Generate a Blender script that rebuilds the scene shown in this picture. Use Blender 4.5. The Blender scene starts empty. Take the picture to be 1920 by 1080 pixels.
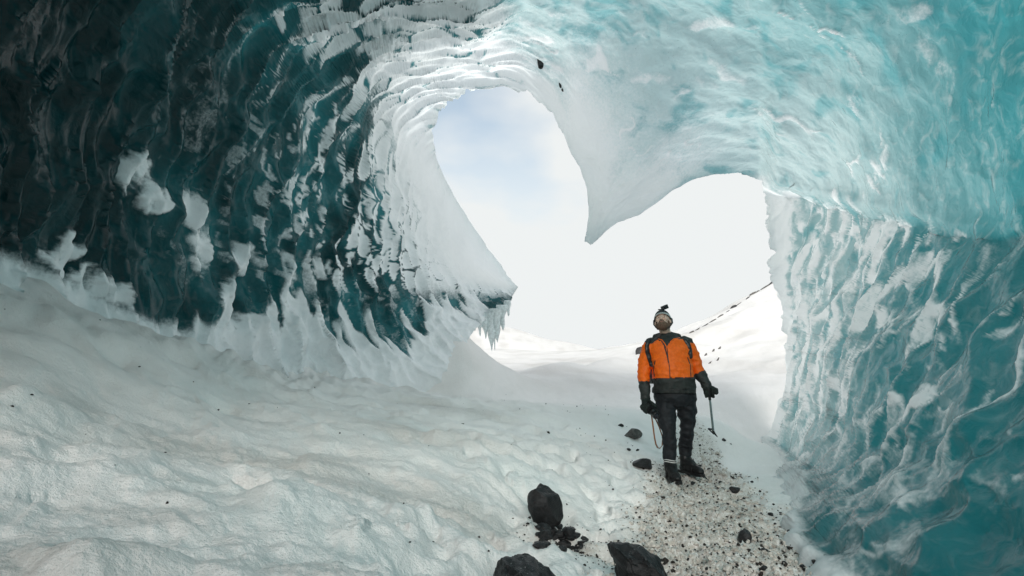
import bpy, math, random
import numpy as np
from mathutils import Vector

# ------------------------------------------------------------------ camera, sky, sun, exposure
SC = bpy.context.scene
COL = SC.collection
F = 1920 * 20.0 / 36.0                      # focal length in photo pixels
PITCH = math.radians(8.0)
CAM = np.array([0.0, 0.0, 1.15])
cd = bpy.data.cameras.new("camera"); cd.lens = 20; cd.sensor_width = 36
cd.clip_start = 0.05; cd.clip_end = 2000
cam = bpy.data.objects.new("camera", cd); COL.objects.link(cam)
cam.location = CAM; cam.rotation_euler = (math.pi / 2 + PITCH, 0, 0)
SC.camera = cam

SUN_EL, SUN_AZ = math.radians(20), math.radians(184)      # azimuth from +Y towards +X
w = bpy.data.worlds.new("World"); SC.world = w; w.use_nodes = True
nt = w.node_tree; nt.nodes.clear()
def N(nt, t, **k):
    n = nt.nodes.new(t)
    for a, v in k.items(): setattr(n, a, v)
    return n
wo = N(nt, "ShaderNodeOutputWorld"); bg = N(nt, "ShaderNodeBackground")
sky = N(nt, "ShaderNodeTexSky", sky_type='NISHITA', sun_disc=False, sun_elevation=SUN_EL, sun_rotation=SUN_AZ, dust_density=.4)
tc = N(nt, "ShaderNodeTexCoord"); mp = N(nt, "ShaderNodeMapping"); mp.inputs["Scale"].default_value = (1.6, 1.6, 3.2)
mp.inputs["Location"].default_value = (0.35, 0.1, 0.2)
nz = N(nt, "ShaderNodeTexNoise"); nz.inputs["Scale"].default_value = 1.7; nz.inputs["Detail"].default_value = 5; nz.inputs["Roughness"].default_value = .45
sp = N(nt, "ShaderNodeSeparateXYZ")
hz = N(nt, "ShaderNodeMapRange"); hz.inputs[1].default_value = 0.2; hz.inputs[2].default_value = 0.52; hz.inputs[3].default_value = 1.7; hz.inputs[4].default_value = 0.88
cl = N(nt, "ShaderNodeMapRange"); cl.inputs[1].default_value = 0.35; cl.inputs[2].default_value = 0.65; cl.inputs[3].default_value = -0.7; cl.inputs[4].default_value = 0.2
ad = N(nt, "ShaderNodeMath", operation='ADD', use_clamp=True)
mx = N(nt, "ShaderNodeMix", data_type='RGBA')
L = nt.links.new
L(tc.outputs["Generated"], mp.inputs[0]); L(mp.outputs[0], nz.inputs["Vector"]); L(tc.outputs["Generated"], sp.inputs[0])
L(sp.outputs[2], hz.inputs[0]); L(nz.outputs[0], cl.inputs[0]); L(hz.outputs[0], ad.inputs[0]); L(cl.outputs[0], ad.inputs[1])
dim = N(nt, 'ShaderNodeMix', data_type='RGBA', blend_type='MULTIPLY'); dim.inputs[0].default_value = 1; dim.inputs[7].default_value = (.50, .55, .52, 1); L(sky.outputs[0], dim.inputs[6])
L(ad.outputs[0], mx.inputs[0]); L(dim.outputs[2], mx.inputs[6]); mx.inputs[7].default_value = (2.85, 2.94, 2.94, 1)
L(mx.outputs[2], bg.inputs[0]); bg.inputs[1].default_value = 0.1; L(bg.outputs[0], wo.inputs[0])

sl = bpy.data.lights.new("sun", 'SUN'); sl.energy = 1.5; sl.angle = math.radians(40); sl.color = (1, .96, .9)
so = bpy.data.objects.new("sun", sl); COL.objects.link(so)
sd = Vector((math.sin(SUN_AZ) * math.cos(SUN_EL), math.cos(SUN_AZ) * math.cos(SUN_EL), math.sin(SUN_EL)))
so.rotation_euler = sd.to_track_quat('Z', 'Y').to_euler(); so.location = (20, 30, 40)
vs = SC.view_settings; vs.view_transform = 'Standard'; vs.look = 'None'; vs.exposure = 1.6; vs.gamma = 1; vs.use_curve_mapping = False
SC.render.engine = 'CYCLES'
SC.cycles.use_denoising = True; SC.cycles.max_bounces = 10; SC.cycles.diffuse_bounces = 8; SC.cycles.transmission_bounces = 6
SC.cycles.caustics_reflective = False; SC.cycles.caustics_refractive = False; SC.cycles.sample_clamp_indirect = 6

# ------------------------------------------------------------------ helpers
rng = np.random.default_rng(7); random.seed(7)
cp, sp_ = math.cos(PITCH), math.sin(PITCH)
def ray(px, py):
    u = (np.asarray(px, float) - 960) / F; v = (540 - np.asarray(py, float)) / F
    return np.stack([u, cp - sp_ * v, sp_ + cp * v], -1)
def P(px, py, Y):                            # the point seen at a pixel, Y metres in front of the camera
    r = ray(px, py); return CAM + r * (np.asarray(Y, float) / r[..., 1])[..., None]
def proj(p):
    q = np.asarray(p) - CAM
    fw = q[..., 1] * cp + q[..., 2] * sp_; up = -q[..., 1] * sp_ + q[..., 2] * cp
    fw = np.where(np.abs(fw) < 1e-3, 1e-3, fw)
    return 960 + F * q[..., 0] / fw, 540 - F * up / fw, fw
def S(a, b, x):
    t = np.clip((np.asarray(x, float) - a) / (b - a), 0, 1); return t * t * (3 - 2 * t)
_perm = {}
def hsh(i, j, seed):
    n = (i.astype(np.int64) * 374761393 + j.astype(np.int64) * 668265263 + seed * 974711) & 0x7fffffff
    n = (n ^ (n >> 13)) * 1274126177 & 0x7fffffff
    return ((n ^ (n >> 16)) & 0xffffff) / float(0xffffff)
def noise(x, y, seed=0):                     # gradient noise, about -1..1
    xi = np.floor(x); yi = np.floor(y); xf = x - xi; yf = y - yi
    u = xf ** 3 * (xf * (xf * 6 - 15) + 10); v = yf ** 3 * (yf * (yf * 6 - 15) + 10)
    def g(di, dj):
        a = hsh(xi + di, yi + dj, seed) * 2 * np.pi
        return np.cos(a) * (xf - di) + np.sin(a) * (yf - dj)
    a = g(0, 0) * (1 - u) + g(1, 0) * u; b = g(0, 1) * (1 - u) + g(1, 1) * u
    return (a * (1 - v) + b * v) * 1.5
def fbm(x, y, o=4, seed=0, gain=.5):
    r = 0; a = 1; t = 0
    for k in range(o):
        r = r + a * noise(x * 2 ** k + 17.3 * k, y * 2 ** k - 9.1 * k, seed + k); t += a; a *= gain
    return r / t
def cells(x, y, seed=0, jit=.9):             # F1, F2, per-cell random, signed offset to the seed
    xi = np.floor(x); yi = np.floor(y)
    f1 = np.full(x.shape, 9.); f2 = f1.copy(); cid = np.zeros(x.shape); oy = np.zeros(x.shape)
    for di in (-1, 0, 1):
        for dj in (-1, 0, 1):
            ci = xi + di; cj = yi + dj
            dx = ci + .5 + jit * (hsh(ci, cj, seed) - .5) - x; dy = cj + .5 + jit * (hsh(ci, cj, seed + 5) - .5) - y
            d = np.sqrt(dx * dx + dy * dy); r = hsh(ci, cj, seed + 11)
            n1 = d < f1
            f2 = np.where(n1, f1, np.minimum(f2, d)); cid = np.where(n1, r, cid); oy = np.where(n1, dy, oy); f1 = np.where(n1, d, f1)
    return f1, f2, cid, oy
class TPS:                                   # smooth surface through scattered control points
    def __init__(s, p, v, lam=1e-4):
        p = np.array(p, float); n = len(p); s.p = p; s.sc = p.std() + 1e-9
        K = s.k(p); A = np.zeros((n + 3, n + 3)); A[:n, :n] = K + lam * n * np.eye(n)
        Q = np.c_[np.ones(n), p / s.sc]; A[:n, n:] = Q; A[n:, :n] = Q.T
        s.w = np.linalg.solve(A, np.r_[np.array(v, float), 0, 0, 0])
    def k(s, x):
        r2 = (((x[:, None] - s.p[None]) / s.sc) ** 2).sum(-1); return .5 * r2 * np.log(r2 + 1e-12)
    def __call__(s, x, y):
        sh = np.shape(x); q = np.c_[np.ravel(x), np.ravel(y)].astype(float); out = np.empty(len(q))
        for i in range(0, len(q), 40000):
            b = q[i:i + 40000]; out[i:i + 40000] = s.k(b) @ s.w[:-3] + np.c_[np.ones(len(b)), b / s.sc] @ s.w[-3:]
        return out.reshape(sh)

ORG = {}
def tag(o, label=None, cat=None, group=None, kind=None):
    for k, v in (("label", label), ("category", cat), ("group", group), ("kind", kind)):
        if v: o[k] = v
    return o
def mesh_data(name, v, f, mats, smooth=True, mi=None):
    me = bpy.data.meshes.new(name)
    v = np.asarray(v, np.float32)
    if isinstance(f, np.ndarray):
        nf, k = f.shape
        me.vertices.add(len(v)); me.vertices.foreach_set("co", v.ravel())
        me.loops.add(nf * k); me.loops.foreach_set("vertex_index", f.astype(np.int32).ravel())
        me.polygons.add(nf); me.polygons.foreach_set("loop_start", np.arange(0, nf * k, k, dtype=np.int32))
        me.polygons.foreach_set("loop_total", np.full(nf, k, np.int32)); me.update(calc_edges=True)
    else:
        me.from_pydata([tuple(map(float, p)) for p in v], [], f)
    for m in (mats if isinstance(mats, (list, tuple)) else [mats]): me.materials.append(m)
    if mi is not None: me.polygons.foreach_set("material_index", np.asarray(mi, np.int32))
    me.polygons.foreach_set("use_smooth", np.full(len(me.polygons), smooth)); me.update()
    return me
def mk(name, v, f, mats, parent=None, origin=None, smooth=True, mi=None):
    org = np.array(origin if origin is not None else (ORG[parent.name] if parent else (0, 0, 0)), float)
    o = bpy.data.objects.new(name, mesh_data(name, np.asarray(v, float) - org, f, mats, smooth, mi))
    COL.objects.link(o); ORG[o.name] = org
    if parent: o.parent = parent; o.location = org - ORG[parent.name]
    else: o.location = org
    return o
def empty(name, loc):
    o = bpy.data.objects.new(name, None); COL.objects.link(o); o.location = loc; ORG[o.name] = np.array(loc, float); o.empty_display_size = .1
    return o
def grid_faces(nr, nc, off=0):
    i = np.arange(nr - 1)[:, None] * nc + np.arange(nc - 1)[None] + off
    return np.stack([i, i + 1, i + nc + 1, i + nc], -1).reshape(-1, 4)
def color_attr(me, name, arr):
    a = me.attributes.new(name, 'FLOAT_COLOR', 'POINT'); a.data.foreach_set("color", np.c_[arr, np.ones(len(arr))].astype(np.float32).ravel())

# ------------------------------------------------------------------ materials
def mat(name):
    m = bpy.data.materials.new(name); m.use_nodes = True; t = m.node_tree; t.nodes.clear()
    return m, t, N(t, "ShaderNodeOutputMaterial")
def mixc(t, fac, a, b):
    n = N(t, "ShaderNodeMix", data_type='RGBA')
    for s, v in ((0, fac), (6, a), (7, b)):
        if hasattr(v, "is_linked"): t.links.new(v, n.inputs[s])
        else: n.inputs[s].default_value = v if s == 0 else (*v, 1)
    return n.outputs[2]
def math_(t, op, a, b=0.0, clamp=False):
    n = N(t, "ShaderNodeMath", operation=op, use_clamp=clamp)
    for s, v in ((0, a), (1, b)):
        if hasattr(v, "is_linked"): t.links.new(v, n.inputs[s])
        else: n.inputs[s].default_value = v
    return n.outputs[0]
def rng_(t, v, a, b, c=0., d=1.):
    n = N(t, "ShaderNodeMapRange", interpolation_type='SMOOTHSTEP'); t.links.new(v, n.inputs[0])
    for i, q in enumerate((a, b, c, d)): n.inputs[i + 1].default_value = q
    return n.outputs[0]
def tnoise(t, scale, detail=4, rough=.55, stretch=None, dist=0.):
    g = N(t, "ShaderNodeNewGeometry"); n = N(t, "ShaderNodeTexNoise")
    n.inputs["Scale"].default_value = scale; n.inputs["Detail"].default_value = detail; n.inputs["Roughness"].default_value = rough; n.inputs["Distortion"].default_value = dist
    if stretch:
        m = N(t, "ShaderNodeMapping"); m.inputs["Scale"].default_value = stretch; t.links.new(g.outputs["Position"], m.inputs[0]); t.links.new(m.outputs[0], n.inputs["Vector"])
    else: t.links.new(g.outputs["Position"], n.inputs["Vector"])
    return n.outputs[0]
def bump(t, h, dist, strength=1.0, prev=None):
    b = N(t, "ShaderNodeBump"); b.inputs["Strength"].default_value = strength; b.inputs["Distance"].default_value = dist
    t.links.new(h, b.inputs["Height"])
    if prev is not None: t.links.new(prev, b.inputs["Normal"])
    return b.outputs[0]
def princ(t, color, rough, normal=None, spec=.5, ior=None):
    b = N(t, "ShaderNodeBsdfPrincipled")
    for s, v in (("Base Color", color), ("Roughness", rough)):
        if hasattr(v, "is_linked"): t.links.new(v, b.inputs[s])
        else: b.inputs[s].default_value = (*v, 1) if s == "Base Color" else v
    b.inputs["Specular IOR Level"].default_value = spec
    if ior: b.inputs["IOR"].default_value = ior
    if normal is not None: t.links.new(normal, b.inputs["Normal"])
    return b
def mixs(t, fac, a, b):
    n = N(t, "ShaderNodeMixShader")
    if hasattr(fac, "is_linked"): t.links.new(fac, n.inputs[0])
    else: n.inputs[0].default_value = fac
    t.links.new(a, n.inputs[1]); t.links.new(b, n.inputs[2]); return n.outputs[0]

def ice_material():
    m, t, out = mat("glacier_ice")
    at = N(t, "ShaderNodeAttribute", attribute_name="ice"); sep = N(t, "ShaderNodeSeparateColor"); t.links.new(at.outputs["Color"], sep.inputs[0])
    a2 = N(t, "ShaderNodeAttribute", attribute_name="ice_body"); sep2 = N(t, "ShaderNodeSeparateColor"); t.links.new(a2.outputs["Color"], sep2.inputs[0])
    snow, tr, tint, deep = sep.outputs[0], sep.outputs[1], sep.outputs[2], sep2.outputs[0]      # rime cover and painted glints, clearness, blueness, thickness of the ice
    fine = tnoise(t, 26, 6, .6); mid = tnoise(t, 7, 5, .55, dist=.8); speck = tnoise(t, 55, 4, .65); big = tnoise(t, 2.2, 4, .5, dist=.5)
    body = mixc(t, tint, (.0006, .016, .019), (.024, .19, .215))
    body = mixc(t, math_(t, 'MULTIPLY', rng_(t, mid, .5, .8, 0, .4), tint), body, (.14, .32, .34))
    thru = mixc(t, deep, (.58, .74, .745), (.035, .30, .33))
    thru = mixc(t, rng_(t, mid, .48, .75, 0, .5), thru, (.52, .66, .66))
    thru = mixc(t, rng_(t, big, .5, .68, 0, .6), thru, (.06, .36, .40))
    thru = mixc(t, math_(t, 'MULTIPLY', rng_(t, speck, .62, .74), .7), thru, (.02, .09, .10))
    grain = tnoise(t, 5, 2, .4, (1, 1, .4), .6)
    n1 = bump(t, fine, .015, .16); n1 = bump(t, mid, .06, .3, n1); n1 = bump(t, grain, .07, .35, n1)
    b = princ(t, body, rng_(t, mid, .3, .7, .04, .15), n1, .6, 1.31)
    tl = N(t, "ShaderNodeBsdfTranslucent"); t.links.new(thru, tl.inputs[0]); t.links.new(n1, tl.inputs[1])
    gl = N(t, "ShaderNodeBsdfGlossy"); gl.inputs["Roughness"].default_value = .16; t.links.new(n1, gl.inputs["Normal"])
    fr = N(t, "ShaderNodeFresnel"); fr.inputs[0].default_value = 1.31; t.links.new(n1, fr.inputs[1])
    clear = mixs(t, fr.outputs[0], tl.outputs[0], gl.outputs[0])
    ice = mixs(t, tr, b.outputs[0], clear)
    n2 = bump(t, fine, .02, .4)
    sn = princ(t, mixc(t, rng_(t, mid, .35, .75, 0, .6), (.87, .90, .91), (.74, .78, .79)), .65, n2, .25)
    st = N(t, "ShaderNodeBsdfTranslucent"); st.inputs[0].default_value = (.86, .90, .90, 1); t.links.new(n2, st.inputs[1])
    rime = mixs(t, math_(t, 'MULTIPLY', tr, 1.0, True), sn.outputs[0], st.outputs[0])                  # thin rime on thin ice glows too
    sf = math_(t, 'ADD', snow, math_(t, 'MULTIPLY', math_(t, 'SUBTRACT', fine, .5), math_(t, 'MULTIPLY', rng_(t, snow, .02, .3), .6)))
    t.links.new(mixs(t, rng_(t, sf, .12, .85), ice, rime), out.inputs[0]); return m
def snow_material():
    m, t, out = mat("packed_snow")
    at = N(t, "ShaderNodeAttribute", attribute_name="snow"); sep = N(t, "ShaderNodeSeparateColor"); t.links.new(at.outputs["Color"], sep.inputs[0])
    dirt, ash, icy = sep.outputs[0], sep.outputs[1], sep.outputs[2]      # grit on the path, ash film (also mutes daylit snow outside), glazed patches
    big = tnoise(t, 1.3, 4, .55); fine = tnoise(t, 38, 5, .65); g2 = tnoise(t, 110, 3, .6); g3 = tnoise(t, 45, 4, .7)
    c = mixc(t, rng_(t, big, .35, .7), (.93, .915, .895), (.87, .855, .83))
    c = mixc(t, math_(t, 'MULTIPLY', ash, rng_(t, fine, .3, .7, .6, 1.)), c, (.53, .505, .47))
    c = mixc(t, math_(t, 'MULTIPLY', icy, .35), c, (.72, .80, .79))
    c = mixc(t, math_(t, 'MULTIPLY', dirt, rng_(t, fine, .35, .62, .2, .8)), c, (.47, .415, .35))
    k = math_(t, 'MULTIPLY', rng_(t, g3, .60, .68), dirt)
    c = mixc(t, k, c, (.05, .042, .036))
    k2 = math_(t, 'MULTIPLY', rng_(t, g2, .70, .76), math_(t, 'ADD', math_(t, 'MULTIPLY', ash, .7), .06))
    c = mixc(t, k2, c, (.10, .09, .08))
    n1 = bump(t, fine, .035, .6); n1 = bump(t, g2, .009, .6, n1)
    b = princ(t, c, .6, n1, .3)
    t.links.new(b.outputs[0], out.inputs[0]); return m
def plain(name, color, rough=.6, nscale=60, var=.25, bd=.003, spec=.4, metal=0., stretch=None):
    m, t, out = mat(name)
    n = tnoise(t, nscale, 5, .6, stretch)
    dk = tuple(c * (1 - var) for c in color); lt = tuple(min(1, c * (1 + var)) for c in color)
    b = princ(t, mixc(t, rng_(t, n, .3, .7), dk, lt), rough, bump(t, n, bd, .6), spec); b.inputs["Metallic"].default_value = metal
    t.links.new(b.outputs[0], out.inputs[0]); return m
M_ICE = ice_material(); M_SNOW = snow_material()

# ------------------------------------------------------------------ ground
GP = [(.9, 3.1, 0), (1.5, 2.0, 0), (1.7, 6, .07), (2.4, 8, .03), (3.5, 9.4, 0), (1.0, 5, .04), (.3, 4.3, .06), (2.6, 4, -.02), (4.6, 9.4, .1), (3.2, 6, .02), (0, 0, .1), (-3, 0, .8), (3, 0, 0), (0, -6, 4.1), (-3.5, -5, 4.3), (3, -6, 3.2), (-1, -3, 1.9), (1.5, -3, 1.4)]  # points behind the camera raise an added, unseen snowbank that shades the near floor
for px, py, Y in [(600, 1080, 2.2), (0, 1080, 1.8), (0, 800, 3), (0, 530, 4.6), (430, 662, 7), (200, 600, 5.4), (700, 714, 9), (880, 742, 11), (300, 800, 4.2), (500, 850, 4), (700, 900, 3.9), (850, 950, 3.8), (950, 850, 5.2), (800, 780, 7), (600, 740, 6.8), (1050, 800, 7.5), (1100, 760, 9), (1180, 870, 6.2), (1350, 780, 9), (1400, 740, 11), (1250, 720, 13), (1100, 705, 14), (1000, 742, 12), (1400, 832, 8.6), (1330, 700, 15), (1470, 625, 18), (1450, 526, 26), (1520, 490, 27), (1300, 616, 24), (1200, 655, 22), (960, 655, 30), (1080, 668, 24), (900, 700, 17), (800, 1060, 2.6), (950, 1010, 3.6), (250, 950, 2.6)]:
    GP.append(tuple(P(px, py, Y)))
for px, Y, z in [(300, 7.2, 1.3), (480, 8.3, 1.0), (560, 8.9, .95), (650, 9.8, .85), (800, 11.2, .62)]:
    q = P(px, 690, Y); GP.append((q[0], q[1], z))                      # the trough behind the drift's crest
for px, Y, z in [(250, 7.4, 1.8), (420, 9.2, 1.7), (560, 10.6, 1.65), (700, 12, 1.55), (800, 13.2, 1.35), (-40, 6.4, 2.3)]:
    q = P(px, 690, Y); GP.append((q[0], q[1], z))                      # snow banked up the wall's foot
GP += [(14, 34, 3.2), (7, 34, 1.2), (-6, 34, 2), (22, 26, 7), (-14, 20, 2), (-14, 6, 3), (9, 4, 0), (12, 12, 2), (-12, -7, 3), (9, -7, 2)]
for px, py, Y in [(872, 622, 12.5), (888, 652, 12.5), (912, 676, 12.5), (955, 692, 12.7), (840, 600, 12.4), (868, 640, 13.4), (905, 682, 13.6)]: GP.append(tuple(P(px, py, Y)))   # snow fan swept round the end of the wall
GP = np.array(GP); g_tps = TPS(GP[:, :2], GP[:, 2], 2e-5)
def path_mask(x, y):                         # trodden, gritty strip that runs out of the cave
    cx = np.interp(y, [2, 3.1, 4.7, 5.9, 7.7, 9], [1.05, 1.15, 1.55, 1.85, 2.45, 2.7]); wd = np.interp(y, [2, 3.1, 4.7, 5.9, 7.7, 9], [.9, .78, .62, .55, .35, .2])
    n = fbm(x * 1.6, y * 1.6, 3, 31) * .45
    return S(1.25, .45, np.abs(x - cx) / wd + n) * S(10.5, 6.8, y)
def ground(x, y, detail=True):
    x = np.asarray(x, float); y = np.asarray(y, float); r = np.hypot(x, y)
    z = g_tps(np.clip(x, -16, 24), np.clip(y, -9, 36))
    far = 1.9 + 8.2 * np.exp(-((x + 14) / 27) ** 2 - ((y - 105) / 30) ** 2) + 30 * S(140, 420, r) * (.5 + .5 * fbm(x / 130, y / 130, 3, 77)) * S(40, -120, x - .12 * y) + .8 * fbm(x / 14, y / 14, 3, 5)
    z = z + (far - z) * S(27, 42, r)
    z = z + .32 * np.exp(-(((x - 1.35) / 1.0) ** 2 + ((y - 15.6) / .8) ** 2)) + .36 * np.exp(-(((x - 3.0) / .9) ** 2 + ((y - 17.2) / 1) ** 2))
    if not detail: return z
    nf = S(40, 20, r)
    pm = path_mask(x, y); near = S(14, 9, y)
    wx = x + .15 * fbm(x * 1.5, y * 1.5, 2, 3); wy = y + .15 * fbm(x * 1.5 + 7, y * 1.5, 2, 4)
    z = z + nf * .07 * fbm(wx * .9, wy * .6, 3, 8)
    drift = fbm(wx * .8 + wy * .5, wy * 1.6 - wx * .5, 4, 12)
    z = z + nf * .12 * drift * S(1.2, -.5, x) * S(13, 8, y) + .09 * S(13, 8, y) * np.maximum(0, fbm(wx * 2.2, wy * 2.2 + wx, 3, 14)) * S(1.2, -.2, x)
    f1, f2, cid, _ = cells(wx * 4.2, wy * 4.2, 21)                       # melt pits
    pit = S(.75, .0, f1) * (cid > .35)
    zone = S(-1.6, -.3, x - .15 * y + .5 * fbm(x * .8, y * .8, 2, 41)) * S(1.6, .6, x - .2 * y) * S(9.5, 5.5, y)
    z = z - zone * .10 * pit + zone * .07 * fbm(x * 5, y * 5, 4, 15) + .035 * S(1, 0, x) * S(6, 3, y) * fbm(x * 4, y * 4, 5, 16, .6)
    f1, _, cid, _ = cells(wx * .75 + 3, wy * .75, 61); z = z - .10 * S(.16, .03, f1) * (cid > .45) * S(1.0, 0, x) * S(11, 7, y)   # old footprints
    z = z + nf * (.018 + .015 * pm) * fbm(x * 9, y * 9, 4, 17, .65)
    q1, _, qc, _ = cells(wx * 1.5 + 2, wy * 1.5, 63); lump = S(.42, .05, q1) * (qc - .4); z = z + .17 * lump * S(.3, -.6, x) * S(5.5, 3.5, y)
    f1, _, cid, _ = cells(x * 15, y * 15, 25); z = z + pm * near * .03 * np.maximum(0, .55 - f1) * (cid > .3) / .55
    f1, _, cid, _ = cells(x * 31, y * 31, 26); z = z + pm * near * .02 * np.maximum(0, .55 - f1) * (cid > .3) / .55
    z = z - pm * near * .025
    # flutes of blown snow up the foot of the shadowed wall
    ang = np.arctan2(x + 1, y); fl = S(-2.0, -3.2, x + .12 * (y - 8)) * S(5, 8, y) * S(17, 14, y)
    z = z + fl * .10 * noise(ang * 38 + .6 * noise(x, y, 2), r * .5, 33) + fl * .05 * noise(ang * 90, r * .8, 34)
    ridge = S(11, 16, y) * S(3, 6, x) * S(34, 26, y); z = z + ridge * .25 * fbm(x * .5 + y * .15, y * .25, 3, 55)
    return z
th = np.radians(np.r_[np.linspace(-180, -58, 50)[:-1], np.linspace(-58, 58, 720), np.linspace(58, 180, 50)[1:]])
rr = np.r_[np.linspace(0.05, 1.4, 12)[:-1], np.exp(np.linspace(math.log(1.4), math.log(40), 520)), np.exp(np.linspace(math.log(41), math.log(1600), 60))]
R_, T_ = np.meshgrid(rr, th, indexing='ij'); gx = R_ * np.sin(T_); gy = R_ * np.cos(T_)
gz = ground(gx, gy)
gv = np.stack([gx, gy, gz], -1).reshape(-1, 3)
snow_ground = mk("snow_ground", gv, grid_faces(len(rr), len(th))[:, ::-1], M_SNOW)
x, y, z = gv.T
pm = path_mask(x, y) * S(13, 8, y)
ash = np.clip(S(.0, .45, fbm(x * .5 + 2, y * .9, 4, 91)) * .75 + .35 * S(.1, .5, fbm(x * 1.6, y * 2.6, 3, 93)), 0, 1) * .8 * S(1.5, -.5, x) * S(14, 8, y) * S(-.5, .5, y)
ash = np.maximum(ash, (.22 + .5 * S(-.1, .4, fbm(x * .35, y * .35, 4, 95))) * S(11, 15, y) + .15 * S(40, 90, y))  # ash outside, laid on thicker to darken snow the daylight would burn out
soil = np.exp(-(((x - .40) / .26) ** 2 + ((y - 3.92) / .26) ** 2) * 1.3 + .5 * fbm(x * 5, y * 5, 3, 98)) ; pm = np.maximum(pm, np.clip(soil * 1.3, 0, 1))
icy = S(.05, .5, fbm(x * .9 + 9, y * .9, 3, 97)) * S(9, 5, y)
color_attr(snow_ground.data, "snow", np.c_[pm, ash, icy])
tag(snow_ground, "snow floor of the ice cave running out to open snowfields", "snow", kind="structure")

# ------------------------------------------------------------------ the ice cave: a tunnel of ice round the walker, open towards the snowfield and, to let in light, behind the camera
CX, CY = 1050., 560.
MOUTH = [(876, 760, 11.9), (866, 700, 12.), (862, 668, 12.2), (872, 640, 12.4), (898, 611, 12.9), (958, 572, 13.7), (972, 538, 14), (940, 495, 13.6), (900, 440, 13), (860, 380, 12.6), (830, 325, 12.2), (810, 275, 11.8), (812, 225, 11.2), (840, 185, 10.6), (880, 162, 10.2), (945, 150, 9.8), (1000, 178, 9.4), (1040, 215, 9.2), (1075, 275, 9), (1098, 340, 8.9), (1106, 400, 8.8), (1106, 425, 8.8), (1102, 448, 8.8), (1112, 452, 8.8), (1126, 438, 8.8), (1152, 418, 8.9), (1200, 400, 9), (1240, 375, 9.1), (1270, 352, 9.2), (1310, 332, 9.3), (1380, 325, 9.4), (1430, 337, 9.5), (1440, 430, 9.5), (1460, 520, 9.6), (1478, 600, 9.6), (1481, 700, 9.5), (1468, 780, 9.4), (1449, 828, 9.2), (1466, 905, 8.9)]
CTRL = [(0, 300, 4.6), (0, 0, 4), (0, 540, 5), (200, 300, 5.9), (400, 300, 7.4), (600, 300, 9.3), (700, 300, 10.5), (200, 0, 4.8), (400, 0, 5.8), (600, 0, 6.6), (800, 0, 7), (960, 0, 7), (400, 600, 8.3), (600, 600, 10.2), (750, 570, 11.6), (200, 560, 6.4), (700, 120, 9), (800, 100, 8.8), (960, 100, 8.9),
        (1200, 0, 6.6), (1200, 200, 7.9), (1400, 200, 7.6), (1400, 0, 5.8), (1600, 200, 6.2), (1600, 0, 5), (1800, 0, 4.2), (1920, 0, 3.8), (1920, 200, 3.75), (1800, 300, 4.8), (1700, 380, 6.2), (1540, 355, 8.8), (1850, 420, 4.7), (1600, 450, 7.6), (1600, 700, 6), (1700, 700, 4.9), (1800, 700, 4), (1920, 700, 3.3), (1920, 550, 3.6), (1800, 550, 4.5), (1700, 550, 5.6), (1540, 700, 7.4), (1540, 550, 8.3), (1500, 600, 9), (1480, 930, 5.2), (1560, 1010, 3.9), (1680, 1075, 3.2), (1800, 1080, 2.9), (1700, 900, 3.9), (1900, 900, 2.85)]
Adir = ray(CX, CY); Adir = Adir / np.linalg.norm(Adir)
Ux = np.cross(Adir, [0, 0, 1]); Ux /= np.linalg.norm(Ux); Uz = np.cross(Ux, Adir)
def polar(p):
    q = np.asarray(p, float) - CAM; d = np.linalg.norm(q, axis=-1)
    q = q / d[..., None]; a, b, c = q @ Ux, q @ Uz, q @ Adir
    return np.arctan2(a, b), np.arccos(np.clip(c, -1, 1)), d
pts = [P(*m) for m in MOUTH] + [P(*c) for c in CTRL]
for Y in (1.4, -.8, -3):
    pts += [np.array(q) for q in ((-4.3, Y, -.6), (-4.4, Y, 1.2), (-3.9, Y, 2.8), (-2.4, Y, 4.1), (0, Y, 4.7), (1.9, Y, 4), (2.9, Y, 2.8), (3.0, Y, 1.3), (2.7, Y, 0), (2.4, Y, -.9))]
pts += [np.array(q) for q in ((-2.5, -7, 1), (0, -7.6, 2), (2, -7, 1.5), (-1.5, -7, 3), (1, -6.5, 3.6), (0, -7, -.5))]
pf, pa, pd = polar(np.array(pts))
r_tps = TPS(np.c_[pa * np.cos(pf), pa * np.sin(pf)], np.log(pd), 3e-5)
mf, ma, _ = polar(np.array([P(*m) for m in MOUTH])); od = np.argsort(mf); mf, ma = mf[od], ma[od]
NC, NR0, NR1 = 1400, 330, 46
PH = np.radians(np.linspace(-152, 146, NC))
a0 = np.interp(PH, mf, ma) * (1 + .035 * fbm(PH * 26, PH * 0, 3, 7) + .012 * noise(PH * 160, PH * 0, 8))
kk = np.ones(7) / 7; sm = np.convolve(np.pad(a0, 3, 'edge'), kk, 'valid'); a0 = .5 * a0 + .5 * sm
t0 = np.linspace(0, 1, NR0) ** 1.15; aE = math.radians(64)
A_END = math.radians(93)  # tunnel stops beside the camera: rear opening added to let daylight in
A_ = np.concatenate([a0[None] + (aE - a0)[None] * t0[:, None], np.repeat(np.linspace(aE, A_END, NR1 + 1)[1:, None], NC, 1)], 0)
PHg = np.broadcast_to(PH[None], A_.shape)
rho = np.exp(r_tps(A_ * np.cos(PHg), A_ * np.sin(PHg)))
rho = np.clip(rho, 1.5, 16)
D_ = np.sin(A_)[..., None] * (np.sin(PHg)[..., None] * Ux + np.cos(PHg)[..., None] * Uz) + np.cos(A_)[..., None] * Adir
B = CAM + D_ * rho[..., None]
qx, qy, fw = proj(B); inview = fw > .3
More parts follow.
